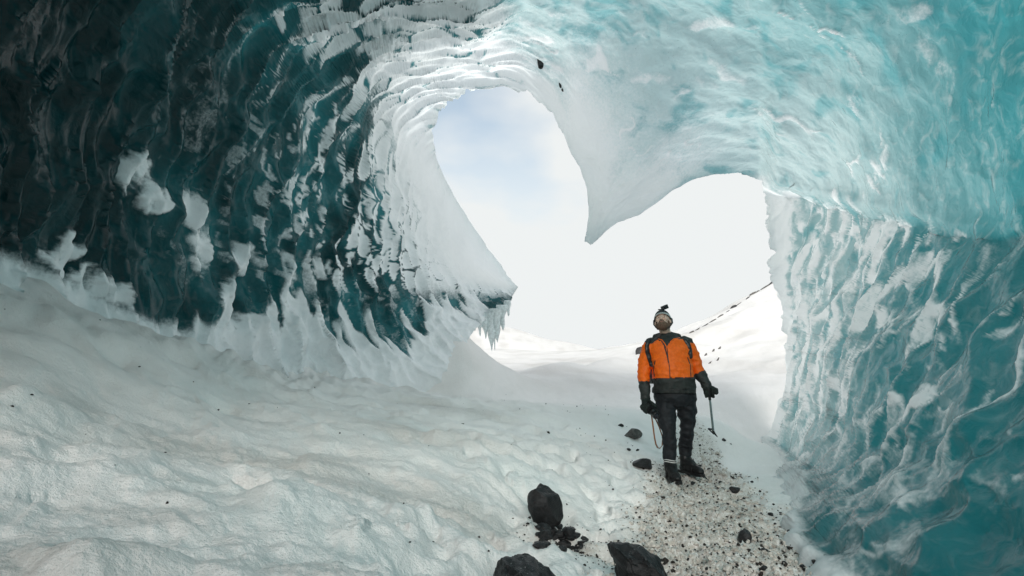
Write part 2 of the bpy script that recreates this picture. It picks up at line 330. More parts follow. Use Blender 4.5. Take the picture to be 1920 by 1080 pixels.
# overhanging edge of the roof slab above the walker's left-hand wall
ledge = np.interp(qx, [1380, 1430, 1530, 1640, 1720, 1800, 1880, 1960], [300, 337, 354, 388, 404, 424, 432, 425])
over = S(24, -8, qy - ledge - 12 * fbm(qx / 70, qx * 0, 3, 3)) * S(1420, 1470, qx) * S(2020, 1900, qx) * S(-60, 60, qy + 260)
B = CAM + D_ * (rho * (1 - (.055 - .03 * S(1700, 1880, qx)) * over * S(250, 60, ledge - qy)))[..., None]
def normals(B):
    du = np.gradient(B, axis=0); dv = np.gradient(B, axis=1); n = np.cross(du, dv); n /= np.linalg.norm(n, axis=-1, keepdims=True) + 1e-12
    s = np.sign((n * (CAM - B)).sum(-1, keepdims=True)); return n * np.where(s == 0, 1, s)
Nn = normals(B)
arc = np.concatenate([np.zeros((1, NC)), np.cumsum(np.linalg.norm(np.diff(B, axis=0), axis=-1), 0)], 0)      # metres in from the mouth edge
b_ = arc - arc[NR0 - 1][None]; a_ = PHg * 4.2
left = S(-8, -17, np.degrees(PHg) + 7 * fbm(a_ * .9, b_ * .9, 3, 14) - 4 * S(3, .5, arc))
right = S(56, 62, np.degrees(PHg)) * (1 - over) 
roof = np.clip(1 - left - right, 0, 1)
bx, by, bz = B[..., 0], B[..., 1], B[..., 2]
hfl = bz - ground(bx, by, False)
# shaping: melt scallops, stretched round the tunnel
wa = a_ + .35 * fbm(a_ * .8, b_ * .8, 3, 51); wb = b_ + .22 * fbm(a_ * .9 + 5, b_ * .9, 3, 52)
f1, f2, cidA, oA = cells(wa / 1.15, wb / .42, 101)
f1b, f2b, cidB, oB = cells(wa / .55 + 4, wb / .19, 103)
f1c, f2c, cidC, _ = cells(wa / .26, wb / .10, 105)
smooth_lip = S(4.2, 1.2, arc) * S(-34, -48, np.degrees(PHg)) * S(-86, -76, np.degrees(PHg))
dl = .30 * np.minimum(f1, 1) ** 1.4 + .07 * (-oA) * .6 + .20 * np.minimum(f1b, 1) ** 1.2 + .03 * np.minimum(f1c, 1) + .25 * fbm(a_ * .45, b_ * .45, 3, 60) + .05 * fbm(a_ * 1.2, b_ * 3.5, 2, 61)
dl = dl * (1 - .85 * smooth_lip) * (.5 + .5 * S(.8, 5, arc))
streak = fbm(wa * 1.3, wb * 3.6, 2, 70); strk2 = 1 - np.abs(fbm(wa * 2.2, wb * 6.5, 3, 72)) * 2.2
g1, g2, cidR, oR = cells(wa / .62, wb / .36, 111); h1, h2, cidQ, _ = cells(wa / .17, wb / .11, 113)
dr = .12 * np.minimum(g1, 1) ** 1.4 + .008 * np.minimum(h1, 1) + .05 * streak + .004 * np.maximum(0, strk2) + .12 * fbm(a_ * .7, b_ * .7, 3, 73)
s1, s2, cidS, _ = cells(wa / .8, wb / .6, 121)
dt = .07 * np.minimum(s1, 1) ** 1.5 + .15 * fbm(a_ * .5, b_ * .5, 3, 80) + .03 * fbm(wa * 2, wb * 3.4, 4, 81) 
disp = left * dl + right * dr + roof * dt
# snow and rime; some glints and glare are painted in as rime
deg = np.degrees(PHg)
ca = a_ + .55 * fbm(a_ * .9, b_ * 1.1, 3, 301) + .16 * fbm(a_ * 3, b_ * 3, 2, 302); cb = b_ + .24 * fbm(a_ * .8 + 9, b_ * 1.0, 3, 303) + .12 * fbm(a_ * 3 + 3, b_ * 3, 2, 304)
def rid(fa, fb, seed, k=2.4, o=3): return np.clip(1 - np.abs(fbm(ca * fa, cb * fb, o, seed)) * k * 2, 0, 1)
fl = S(6.8, .4, arc + .7 * fbm(wa, wb, 3, 90)) * S(-97, -86, deg)
gap = S(.02, .16, f2b - f1b + .05 * fbm(a_ * 6, b_ * 9, 2, 305))
flake = S(-.03, .08, fl * 1.2 - cidB * .95) * gap
flake = np.maximum(flake, S(-.06, .2, fl * 1.05 - cidA) * S(.03, .2, f2 - f1) * .9)
flake = np.maximum(flake, S(1.3, .5, arc + .5 * fbm(wa * 2, wb * 2, 3, 92)) * S(-88, -80, deg) * (.45 + .55 * gap))
flake = np.maximum(flake, smooth_lip)
reach = S(10.5, 4.0, arc)
wis = .8 * rid(.65, 3.4, 310, 1.5) * S(-.05, .35, fbm(ca * .9, cb * 2.0, 3, 311)) + .8 * rid(1.3, 8.5, 312, 1.6) * S(-.05, .35, fbm(ca * 1.2, cb * 2.6, 3, 313)) + .5 * S(.2, .5, fbm(ca * .8, cb * 3.2, 4, 314))  # pale wisps: part rime, part reflections painted onto the dark ice
wis = S(.20, .52, wis * (.35 + .65 * S(.0, .14, f2b - f1b))) * S(.15, .5, f1b + .4 * f1)
snowL = np.maximum(flake, np.clip(wis, 0, 1) * (.10 * S(.2, .7, wis) + .75 * S(10.5, 4.5, arc)))
raise_ = np.zeros_like(snowL); bn4 = .9 * fbm(qx / 11, qy / 38, 4, 96, .6)
bn1, bn2, bn3 = 24 * fbm(qx / 34, qy / 60, 4, 97), 24 * fbm(qx / 40 + 9, qy / 40, 3, 98), .8 * fbm(qx / 18, qy / 30, 3, 99)
for px, py, sx, sy, rot in [(238, 312, 34, 42, 0), (262, 368, 20, 42, -8), (338, 392, 20, 42, 5), (356, 462, 26, 46, -14), (432, 482, 30, 32, 0), (530, 508, 24, 34, 10), (588, 500, 14, 30, 0), (100, 476, 30, 50, -35), (165, 540, 56, 34, -30), (712, 62, 34, 24, 10), (680, 20, 46, 16, -12), (588, 32, 14, 34, 0), (515, 8, 9, 26, 0), (395, 590, 46, 34, -30), (450, 620, 60, 30, -25), (390, 545, 26, 36, -20)]:
    c, s = math.cos(math.radians(rot)), math.sin(math.radians(rot)); dx, dy = qx - px + bn1, qy - py + bn2
    q = ((c * dx - s * dy) / sx) ** 2 + ((s * dx + c * dy) / sy) ** 2 + 1.1 * bn3 + bn4
    raise_ = np.maximum(raise_, S(1.5, .1, q) * inview)
flh = .10 + .22 * S(300, 400, qx) + .95 * np.clip(.30 + 1.0 * noise(b_ * 3.0 + .4 * noise(b_ * 2, bz * 2, 6), bz * .45 + b_ * .5, 120) + .6 * noise(b_ * 8, bz * .7, 121) + .5 * noise(b_ * .9, bz * .2, 122), 0, 1.5) * S(250, 420, qx + 40 * noise(a_, b_, 4))
flute = S(.22, -.12, hfl - flh) * S(-72, -84, deg)
raise_ = raise_ * (.5 + .5 * S(.12, .55, f1b + .3 * f1)); raise_ = np.maximum(raise_, flute)
snowL = np.maximum(snowL * (1 - S(-82, -90, deg) * .6), raise_)
disp = disp + left * .06 * raise_
vis = S(1950, 1480, qx)
smear = rid(1.0, 2.6, 320, 1.9) * S(-.12, .3, fbm(ca * 1.4, cb * 1.9, 3, 321) + .26 * vis - .08) + .8 * rid(2.4, 6.0, 322, 1.8) * S(-.15, .35, fbm(ca * 2, cb * 2.6, 3, 323) + .30 * vis - .08)
blob = S(.22, .5, fbm(ca * 1.5, cb * 2.7, 4, 324) + .10 * vis)
lowdim = .45 + .55 * S(-.1, 1.3, hfl)
snowR = np.clip((smear * .78 + blob * .6) * lowdim + .30 * S(3.5, .3, arc) * S(.3, .8, g1), 0, 1)
snowR = np.maximum(snowR, S(.55, .2, arc + .15 * fbm(wa * 2, wb * 2, 2, 131)))
disp = disp + right * .018 * snowR
foot = S(.05, -.05, hfl - .08 * np.clip(noise(a_ * 1.2, b_ * 1.9, 140) + .1, 0, 1)); snowR = np.maximum(snowR, foot); disp = disp + right * .08 * foot
snowT = rid(.8, 2.0, 330, 3.2) ** 2 * S(.0, .4, fbm(ca * .9, cb * 1.2, 3, 331)) * .8 + S(.22, .5, fbm(ca * 1.0, cb * 1.7, 3, 332)) * .6
nearhole = S(2.6, .3, arc) * S(50, 30, deg)
snowT = np.clip(snowT + nearhole * (.25 + .45 * rid(1.4, 6, 333, 2)), 0, 1)
snowT = np.maximum(snowT, S(1.0, .2, arc + .4 * fbm(wa * 2, wb * 2, 3, 132)) * S(50, 40, deg) * .85)
wedge = S(3.6, .5, arc + .5 * fbm(wa * 2, wb * 2, 3, 134)) * S(-6, 8, deg) * S(54, 40, deg); snowT = np.maximum(snowT, wedge * (.62 + .3 * S(1.6, .4, arc)))  # rime on the hanging point, whitened further to imitate the glare round it
disp = disp + roof * .03 * snowT
snow = left * snowL + right * snowR + roof * snowT
V = B + Nn * disp[..., None]
# clearness (thin roof ice lets the daylight through), blueness of the ice body, thickness
thin = S(-2.5, 3.0, by)
tr = roof * (.82 * thin + .18 * wedge) + right * (.30 + .45 * S(2.8, 8.5, by)) * thin + left * .9 * S(3.4, .3, arc) * S(-84, -72, deg) + left * (.05 + .20 * S(-.1, .4, fbm(a_ * .6, b_ * 1.2, 3, 152))) * S(12.5, 5, arc)
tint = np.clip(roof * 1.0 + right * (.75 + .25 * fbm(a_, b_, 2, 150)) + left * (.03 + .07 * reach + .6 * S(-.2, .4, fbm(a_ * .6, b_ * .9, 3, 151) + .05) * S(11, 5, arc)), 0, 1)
deep = np.clip(S(1.0, 6.5, arc + .9 * fbm(a_ * .7, b_ * .7, 3, 160)) * (.6 + .4 * S(1200, 1800, qx)) + .35 * right + .9 * left, 0, 1)
# the broken lip of the mouth: the sheet turns outwards and shows its thickness
outw = -Nn[0]; rim = []
ax = B[0] - (CAM + Adir * ((B[0] - CAM) @ Adir)[:, None]); ax /= np.linalg.norm(ax, axis=1, keepdims=True)
for k, (o_, f_) in enumerate(((.02, .03), (.05, .07), (.09, .12), (.15, .18))):
    rim.append(V[0] + ax * o_ + Adir * f_ + .05 * noise(PH * 20 + k, PH * 0 + k * 3.3, 160)[:, None] * ax)
V = np.concatenate([np.array(rim[::-1]), V], 0)
pad = lambda q, v=None: np.concatenate([np.repeat(q[:1] if v is None else np.full((1, NC), v), 4, 0), q], 0)
snow, tr, tint, deep = pad(snow, .95), pad(tr), pad(tint), pad(deep); NRT = V.shape[0]
VN = np.cross(np.gradient(V, axis=0), np.gradient(V, axis=1)); VN /= np.linalg.norm(VN, axis=-1, keepdims=True) + 1e-12
if np.median((VN * (CAM - V)).sum(-1)) < 0: VN = -VN
def ice_piece(name, c0, c1, label):
    v = V[:, c0:c1 + 1].reshape(-1, 3); o = mk(name, v, grid_faces(NRT, c1 - c0 + 1), M_ICE)
    color_attr(o.data, "ice", np.c_[snow[:, c0:c1 + 1].ravel(), tr[:, c0:c1 + 1].ravel(), tint[:, c0:c1 + 1].ravel()])
    pn = np.empty(len(o.data.polygons) * 3, np.float32); o.data.polygons.foreach_get('normal', pn); w1 = c1 - c0
    if (pn.reshape(NRT - 1, w1, 3) * VN[:-1, c0:c1]).sum() < 0: o.data.flip_normals()
    o.data.normals_split_custom_set_from_vertices(VN[:, c0:c1 + 1].reshape(-1, 3).tolist())
    k = deep[:, c0:c1 + 1].ravel(); color_attr(o.data, "ice_body", np.c_[k, k, k])
    tag(o, label, "ice wall" if "wall" in name else "ice roof", kind="structure"); return o
ci = lambda d: int(np.argmin(np.abs(np.degrees(PH) - d)))
ice_piece("ice_wall_left", 0, ci(-14), "dark scalloped ice wall curling over like a wave, patched with snow")
ice_piece("ice_roof", ci(-14), ci(58), "translucent turquoise ice roof with a hanging point between two openings")
ice_piece("ice_wall_right", ci(58), NC - 1, "blue ice wall streaked with white rime beside the path")
# a few long icicles and an ice curtain under the tip of the dark wall's lip
M_PALE = plain("pale_ice", (.72, .78, .78), .3, 18, .18, .01, .5)
def hanging(name, px, py, Y, w_, h_, th_, seed, parent=None, lean=0.):
    n, k = 14, 10; v = []; top = P(px, py, Y)
    for i in range(n + 1):
        t = i / n; r = w_ * (1 - t) ** .8 * (1 + .25 * math.sin(seed * 3 + t * 9)) + .004; c = top + np.array([lean * t * h_, 0, -h_ * t])
        for j in range(k):
            a = 2 * math.pi * j / k; q = 1 + .2 * math.sin(3 * a + seed + 5 * t)
            v.append(c + np.array([math.cos(a) * r * q, math.sin(a) * r * q * th_, 0]))
    f = [(i * k + j, i * k + (j + 1) % k, (i + 1) * k + (j + 1) % k, (i + 1) * k + j) for i in range(n) for j in range(k)]
    return mk(name, v, f + [tuple(range(k))[::-1]], M_PALE, parent, origin=None if parent else top)
curtain = empty("hanging_icicles", P(925, 592, 13.2))
tag(curtain, "ragged row of icicles hanging from the tip of the dark curling ice lip", "icicles")
for i, (px, py, wp, hp) in enumerate([(890, 611, 3, 16), (899, 606, 5, 30), (909, 600, 7, 40), (919, 594, 10, 66), (930, 587, 11, 58), (941, 580, 9, 44), (952, 571, 6, 28), (925, 598, 4, 62)]):
    hanging("icicle", px, py - 8, 13.1 + .02 * i, wp * .0135, hp * .0135, .7, i * 1.7, curtain, .05)

# ------------------------------------------------------------------ stones
def rock_material(name, col, wet):
    m, t, out = mat(name)
    n = tnoise(t, 22, 6, .65); n2 = tnoise(t, 90, 4, .6); st = tnoise(t, 9, 4, .6, (1, 1, 5))
    c = mixc(t, rng_(t, n, .35, .7), tuple(q * .55 for q in col), tuple(q * 1.5 for q in col))
    c = mixc(t, rng_(t, st, .55, .7, 0, .5), c, tuple(q * 2.2 for q in col))
    nn = bump(t, n, .02, .7); nn = bump(t, n2, .006, .6, nn)
    b = princ(t, c, wet, nn, .4); g = N(t, "ShaderNodeNewGeometry"); s = N(t, "ShaderNodeSeparateXYZ"); t.links.new(g.outputs["Normal"], s.inputs[0])
    dust = math_(t, 'MULTIPLY', rng_(t, s.outputs[2], .55, .95), rng_(t, n2, .6, .7, 0, .25))
    sn = princ(t, (.85, .86, .86), .7)
    t.links.new(mixs(t, dust, b.outputs[0], sn.outputs[0]), out.inputs[0]); return m
M_ROCK = rock_material("basalt", (.012, .012, .013), .5); M_GREY = rock_material("grey_lava", (.09, .085, .08), .75)
import bmesh
def ico(sub):
    bm = bmesh.new(); bmesh.ops.create_icosphere(bm, subdivisions=sub, radius=1); bm.verts.ensure_lookup_table()
    v = np.array([q.co[:] for q in bm.verts]); f = np.array([[q.index for q in p.verts] for p in bm.faces]); bm.free(); return v, f
ICO = {k: ico(k) for k in (1, 2, 3, 4)}
def rock_shape(seed, sub=3, cuts=11, lo=.5, hi=.9, rough=.05):
    r = np.random.default_rng(seed); v, f = ICO[sub]; v = v.copy()
    for _ in range(cuts):
        n = r.normal(size=3); n /= np.linalg.norm(n); d = r.uniform(lo, hi); e = v @ n - d
        v = v - np.maximum(e, 0)[:, None] * n * .93
    v = v * (1 + rough * (fbm(v[:, 0] * 3 + seed, v[:, 1] * 3 + v[:, 2] * 2, 4, seed))[:, None])
    lo_, hi_ = v.min(0), v.max(0); return (v - (lo_ + hi_) / 2) / (hi_ - lo_), f
def rotm(rx, ry, rz):
    from mathutils import Euler
    return np.array(Euler((rx, ry, rz)).to_matrix())
def floor_hit(px, py):
    r = ray(px, py); r = r / r[1]; t = np.exp(np.linspace(math.log(1.2), math.log(60), 900)); q = CAM + r * t[:, None]
    d = q[:, 2] - ground(q[:, 0], q[:, 1]); i = int(np.argmax(d < 0)); return q[i] if d[i] < 0 else q[-1]
def stone(px, py, wpx, hpx, seed, label, group=None, m=None, name="rock", sub=3, depth=1.0, sink=.18, rot=None, scale=None, cuts=11, lo=.5, hi=.9, rough=.05):
    b = floor_hit(px, py); k = b[1] / F / math.cos(math.atan2(abs(px - 960), F)) ** 0
    v, f = rock_shape(seed, sub, cuts, lo, hi, rough)
    W, H = wpx * k, hpx * k
    v = v * np.array([W, W * depth, H])
    if rot: v = v @ rotm(*rot).T
    v[:, 2] += H * (.5 - sink); v += b
    o = mk(name, v, f, m or M_ROCK, origin=b, smooth=False); o.data.polygons.foreach_set("use_smooth", np.full(len(f), True)); o.data.set_sharp_from_angle(angle=.42); return tag(o, label, "rock", group)
stone(1023, 990, 62, 82, 3, "egg-shaped black boulder standing upright above a patch of dark rubble", sub=4, cuts=13, lo=.62, hi=.92, depth=.8, sink=.06, rot=(.2, -.35, .3), rough=.12)
def slab(outline, px, py, depth, seed, label):          # angular block: hull of an outline at several depths, then chipped
    b0 = floor_hit(px, py); r = np.random.default_rng(seed); bm = bmesh.new(); Y = b0[1]
    for x_, y_ in outline:
        for k in (-.5, 0., .5):
            q = P(px + (x_ - px) * (1 - .25 * abs(k) - .2 * (k < 0)), y_ + (10 if k < 0 else 20 * (k > 0)), Y); q = q + np.array([0, depth * k, 0]) + r.normal(size=3) * .008; bm.verts.new(q)
    h = bmesh.ops.convex_hull(bm, input=bm.verts); bmesh.ops.delete(bm, geom=[g for g in h["geom_interior"] if isinstance(g, bmesh.types.BMVert)], context='VERTS')
    bmesh.ops.triangulate(bm, faces=bm.faces)
    for _ in range(4): bmesh.ops.subdivide_edges(bm, edges=[e for e in bm.edges if e.calc_length() > .022], cuts=1); bmesh.ops.triangulate(bm, faces=bm.faces)
    bm.normal_update(); bm.verts.ensure_lookup_table()
    v = np.array([q.co[:] for q in bm.verts]); n_ = np.array([q.normal[:] for q in bm.verts]); f = [tuple(q.index for q in p.verts) for p in bm.faces]; bm.free()
    s = v[:, 0] * 9 + v[:, 1] * 5; u = v[:, 2] * 12 - v[:, 1] * 4 + v[:, 0] * 3
    f1_, f2_, ci_, _ = cells(s, u, seed)
    v = v + n_ * (.012 * fbm(s, u, 4, seed, .6) - .022 * ci_ * S(.0, .25, f2_ - f1_) - .006 * noise(s * 3, u * 6, seed))[:, None]
    o = mk("rock", v, f, M_ROCK, origin=b0); o.data.set_sharp_from_angle(angle=.45); return tag(o, label, "rock")
slab([(922, 1068), (932, 1049), (950, 1042), (985, 1040), (1003, 1047), (1022, 1062), (1042, 1085), (1050, 1130), (915, 1130)], 985, 1090, .30, 4, "broad low black boulder half buried in snow, left of the ridged slab")
slab([(1139, 1022), (1155, 1015), (1180, 1018), (1206, 1026), (1232, 1046), (1247, 1070), (1254, 1100), (1256, 1150), (1185, 1150), (1168, 1060)], 1205, 1096, .26, 6, "sharp-ridged black rock slab leaning towards the gritty path")
stone(1187, 822, 34, 22, 21, "flat grey layered stone beside the walker on clean snow", m=M_GREY, depth=.8, sub=4)
stone(1204, 878, 34, 22, 23, "black stone dabbed with snow just behind the walker's boots", sub=4)
stone(1398, 1014, 25, 24, 25, "rounded black stone alone in the middle of the gritty path", sub=4)
stone(1560, 1060, 33, 20, 27, "oblong black stone at the path's edge below the blue ice", depth=.6, rot=(0, .25, -.3), sub=4)
stone(1533, 1060, 20, 13, 28, "small flat black stone next to the oblong one by blue ice", depth=.6)
stone(1377, 923, 19, 13, 29, "small angular black stone on the path ahead of the walker", depth=.8)
SM = "small dark pebble lying on the trodden snow path"
for i, (px, py, w_) in enumerate([(1164, 800, 11), (1179, 845, 8), (1195, 845, 7), (1357, 827, 9), (1388, 897, 7), (1395, 939, 9), (1445, 967, 12), (1464, 963, 6), (1405, 978, 6), (1454, 984, 6), (1479, 998, 8), (1506, 1005, 7), (1467, 1020, 9), (1520, 1018, 6), (1433, 1034, 13), (1472, 1035, 7), (1433, 1067, 11), (1451, 1065, 7), (1504, 1064, 9), (1603, 1080, 14), (1587, 1081, 10), (1470, 1058, 12), (1365, 993, 6), (1298, 976, 6), (1311, 945, 9), (1365, 946, 6), (1334, 995, 6), (1300, 908, 10), (1420, 1010, 6), (1540, 1025, 6), (1345, 1040, 8), (1290, 1050, 7), (1325, 1068, 8), (1250, 960, 5), (1270, 1000, 6), (1380, 1065, 7), (1350, 905, 6), (1330, 880, 6), (1345, 850, 6), (1410, 905, 6)]):
    stone(px, py, w_, w_ * random.uniform(.55, .85), 100 + i % 9, SM, "pebbles on the path", name="pebble", sub=2, depth=random.uniform(.6, 1), rot=(0, random.uniform(-.3, .3), random.uniform(0, 6)))
RB = "broken dark stone in the rubble below the egg-shaped boulder"
for i in range(52):
    px, py = random.uniform(1008, 1098), random.uniform(990, 1036); w_ = random.uniform(8, 30) * (1 if px < 1080 else .6)
    if py < 985 + (px - 1040) * .4: py = 992 + (px - 1040) * .4
    stone(px, py, w_, w_ * random.uniform(.4, .7), 130 + i % 8, RB, "rubble stones under the boulder", name="rubble_stone", sub=2, depth=random.uniform(.6, 1), rot=(0, random.uniform(-.3, .3), random.uniform(0, 6)))
RG = "dark outcrop of rock breaking through snow along the slope's ridge"
ridge_spots = [(1199, 662, 16, 26), (1208, 660, 18, 20), (1412, 550, 15, 7), (1373, 576, 20, 7)]
px = 1296.
while px < 1470:
    ridge_spots.append((px, float(np.interp(px, [1296, 1330, 1371, 1412, 1456, 1480], [622, 605, 578, 551, 523, 508])), random.uniform(10, 26), random.uniform(2, 4.5))); px += random.uniform(7, 19)
for i, (px, py, w_, h_) in enumerate(ridge_spots):
    stone(px, py + 2, w_, h_, 150 + i, RG if i > 1 else "low grey outcrop half hidden behind the walker's shoulder", "outcrops on the snowy ridge" if i > 1 else "outcrops behind the walker", m=M_GREY if i % 3 else M_ROCK, name="rock_outcrop", depth=.35, rot=(0, -.58 if i > 1 else .2, 0), sink=.45)
for i, (px, py, w_) in enumerate([(1322, 668, 8), (1336, 660, 7), (1348, 655, 8), (1330, 682, 7), (1345, 676, 6), (1310, 690, 7)]):
    stone(px, py, w_ * .5, 14, 160 + i, "thin dark streak of rock showing through the snow slope", "rock streaks low on the slope", name="rock_streak", depth=.4, rot=(0, .6, 0), sink=.5, m=M_GREY)
# stones frozen into the roof
def ice_at(px, py):
    d = (qx - px) ** 2 + (qy - py) ** 2 + 1e9 * (~inview); i, j = np.unravel_index(np.argmin(d), d.shape); return V[i + 4, j], VN[i + 4, j]
for i, (px, py, w_, h_) in enumerate([(1014, 117, 13, 20), (1052, 158, 6, 12), (1056, 168, 5, 8)]):
    p, n_ = ice_at(px, py); k = p[1] / F; v, f = rock_shape(170 + i, 3)
    v = v * np.array([w_ * k, w_ * k * .8, h_ * k * 1.3]) + p
    o = mk("embedded_stone", v, f, M_ROCK, origin=p, smooth=False)
    tag(o, "largest black stone frozen into the pale ice above the round opening" if i == 0 else "tiny black stone frozen into the rim of the round opening", "stone", None if i == 0 else "tiny stones in the ice rim")
# grit and crumbs of snow thrown up on the path
def scatter(name, n, mask, size, m, seed, label, cat, lift=.2):
    r = np.random.default_rng(seed); xs = []; 
    while len(xs) < n:
        x = r.uniform(-4, 4.2, 4000); y = 2.4 + 9 * r.random(4000) ** 1.7; k = r.random(4000) < mask(x, y)
        xs += list(zip(x[k], y[k]))
    q = np.array(xs[:n]); z = ground(q[:, 0], q[:, 1]); v0, f0 = ICO[1]; s = size * r.lognormal(0, .45, n)
    jit = 1 + .35 * r.normal(size=(n, len(v0), 1)).clip(-1, 1); sc = r.uniform(.6, 1.2, (n, 1, 3)) * np.array([1, 1, .75])
    v = v0[None] * jit * sc * s[:, None, None] + np.c_[q, z + s * lift][:, None]
    f = (f0[None] + (np.arange(n) * len(v0))[:, None, None]).reshape(-1, 3)
    o = mk(name, v.reshape(-1, 3), f, m, smooth=False); return tag(o, label, cat, kind="stuff")
M_CRUMB = plain("dirty_snow_crumbs", (.52, .485, .44), .7, 60, .3, .006, .2)
M_GRIT = plain("black_grit", (.03, .026, .023), .8, 90, .5, .002, .2)
scatter("snow_crumbs", 6500, lambda x, y: path_mask(x, y) ** 1.5 * .9, .0105, M_CRUMB, 5, "loose crumbs of dirty snow churned up on the path", "snow crumbs")
scatter("grit", 6000, lambda x, y: np.clip(.0025 + path_mask(x, y) + .02 * S(1.5, 0, np.abs(x - 1.2)) + 1.5 * np.exp(-((x - .40) / .25) ** 2 - ((y - 3.95) / .32) ** 2), 0, 1), .006, M_GRIT, 6, "black volcanic grit sprinkled over the path", "grit")
# ------------------------------------------------------------------ the walker and what he carries
M_ORANGE = plain("orange_shell_cloth", (.95, .155, .010), .55, 40, .12, .004, .3)
M_DARK = plain("charcoal_shell_cloth", (.030, .034, .032), .6, 40, .25, .004, .3)
M_TROU = plain("black_trouser_cloth", (.013, .015, .018), .65, 30, .35, .006, .3)
M_BOOT = plain("black_boot_leather", (.010, .010, .010), .45, 50, .4, .005, .4)
M_GLOVE = plain("dark_green_glove_cloth", (.018, .024, .022), .7, 60, .3, .004, .2)
M_SKIN = plain("skin", (.68, .47, .37), .5, 40, .1, .002, .4)
M_BEARD = plain("brown_beard_hair", (.16, .10, .07), .8, 160, .5, .005, .2)
M_KNIT = plain("dark_knit_wool", (.06, .06, .062), .85, 140, .35, .004, .1)
M_BAND = plain("pale_knit_band", (.52, .52, .50), .85, 140, .15, .004, .1)
M_STEEL = plain("brushed_steel", (.30, .36, .36), .35, 60, .15, .001, .5, .8)
M_BLACK = plain("black_plastic", (.012, .012, .013), .4, 80, .3, .001, .5)
M_GLASS = plain("dark_lens_glass", (.01, .012, .02), .08, 20, .2, .0, .8)
M_STRAP = plain("tan_leather_strap", (.26, .10, .035), .55, 80, .25, .001, .4)
M_WHITE = plain("reflective_piping", (.7, .7, .68), .4, 50, .1, .0, .5)
Y0 = 6.0
foot = floor_hit(1270, 893); DZ = ground(foot[0], np.array(6.0)) - P(1270, 896, Y0)[2]; DZ = float(DZ)
def Q(px, py, dy=0.): return P(px, py, Y0) + np.array([0, dy, DZ])
base = np.array([Q(1270, 895)[0], Y0, Q(1270, 895)[2]])
def tube(pts, seg=14, flat=1.0):                     # pts: (point, radius); rounded ends
    pts = [(np.asarray(p, float), r) for p, r in pts]; v, f = [], []; n = len(pts)
    ctr = [p for p, _ in pts]; rad = [r for _, r in pts]
    d0 = ctr[0] - ctr[1]; d0 = d0 / np.linalg.norm(d0); d1 = ctr[-1] - ctr[-2]; d1 = d1 / np.linalg.norm(d1)
    ctr = [ctr[0] + d0 * rad[0] * .9, ctr[0] + d0 * rad[0] * .55] + ctr + [ctr[-1] + d1 * rad[-1] * .55, ctr[-1] + d1 * rad[-1] * .9]
    rad = [rad[0] * .35, rad[0] * .8] + rad + [rad[-1] * .8, rad[-1] * .35]; u = None
    for i, c in enumerate(ctr):
        t = ctr[min(i + 1, len(ctr) - 1)] - ctr[max(i - 1, 0)]; t = t / np.linalg.norm(t)
        if u is None: u = np.cross(t, [0, 1, .01]); 
        u = u - t * (u @ t); u = u / (np.linalg.norm(u) + 1e-9); w_ = np.cross(t, u)
        for j in range(seg):
            a = 2 * math.pi * j / seg; v.append(c + rad[i] * (math.cos(a) * u + math.sin(a) * w_ * flat))
    for i in range(len(ctr) - 1):
        for j in range(seg): f.append((i * seg + j, i * seg + (j + 1) % seg, (i + 1) * seg + (j + 1) % seg, (i + 1) * seg + j))
    f += [tuple(range(seg))[::-1], tuple(range((len(ctr) - 1) * seg, len(ctr) * seg))]; return v, f
def rings(rs, seg=28, pw=2.4):                      # rs: (centre, half width, half depth)
    v, f = [], []
    for c, hw, hd in rs:
        for j in range(seg):
            a = 2 * math.pi * j / seg; ca_, sa = math.cos(a), math.sin(a)
            v.append(np.asarray(c) + np.array([hw * np.sign(ca_) * abs(ca_) ** (2 / pw), hd * np.sign(sa) * abs(sa) ** (2 / pw), 0]))
    for i in range(len(rs) - 1):
        for j in range(seg): f.append((i * seg + j, i * seg + (j + 1) % seg, (i + 1) * seg + (j + 1) % seg, (i + 1) * seg + j))
    f += [tuple(range(seg))[::-1], tuple(range((len(rs) - 1) * seg, len(rs) * seg))]; return v, f
def ell(c, r, rot=None):
    v, f = ICO[3]; v = v * np.array(r)
    if rot is not None: v = v @ rot.T
    return list(v + np.asarray(c)), [tuple(map(int, q)) for q in f]
def box(c, h, rot=None, bev=0):
    s = np.array([[x, y, z] for x in (-1, 1) for y in (-1, 1) for z in (-1, 1)], float) * np.array(h)
    if rot is not None: s = s @ rot.T
    return list(s + np.asarray(c)), [(0, 1, 3, 2), (4, 6, 7, 5), (0, 4, 5, 1), (2, 3, 7, 6), (0, 2, 6, 4), (1, 5, 7, 3)]
def join(parts):
    V_, F_ = [], []
    for v, f in parts:
        o = len(V_); V_ += list(v); F_ += [tuple(i + o for i in q) for q in f]
    return np.array(V_), F_
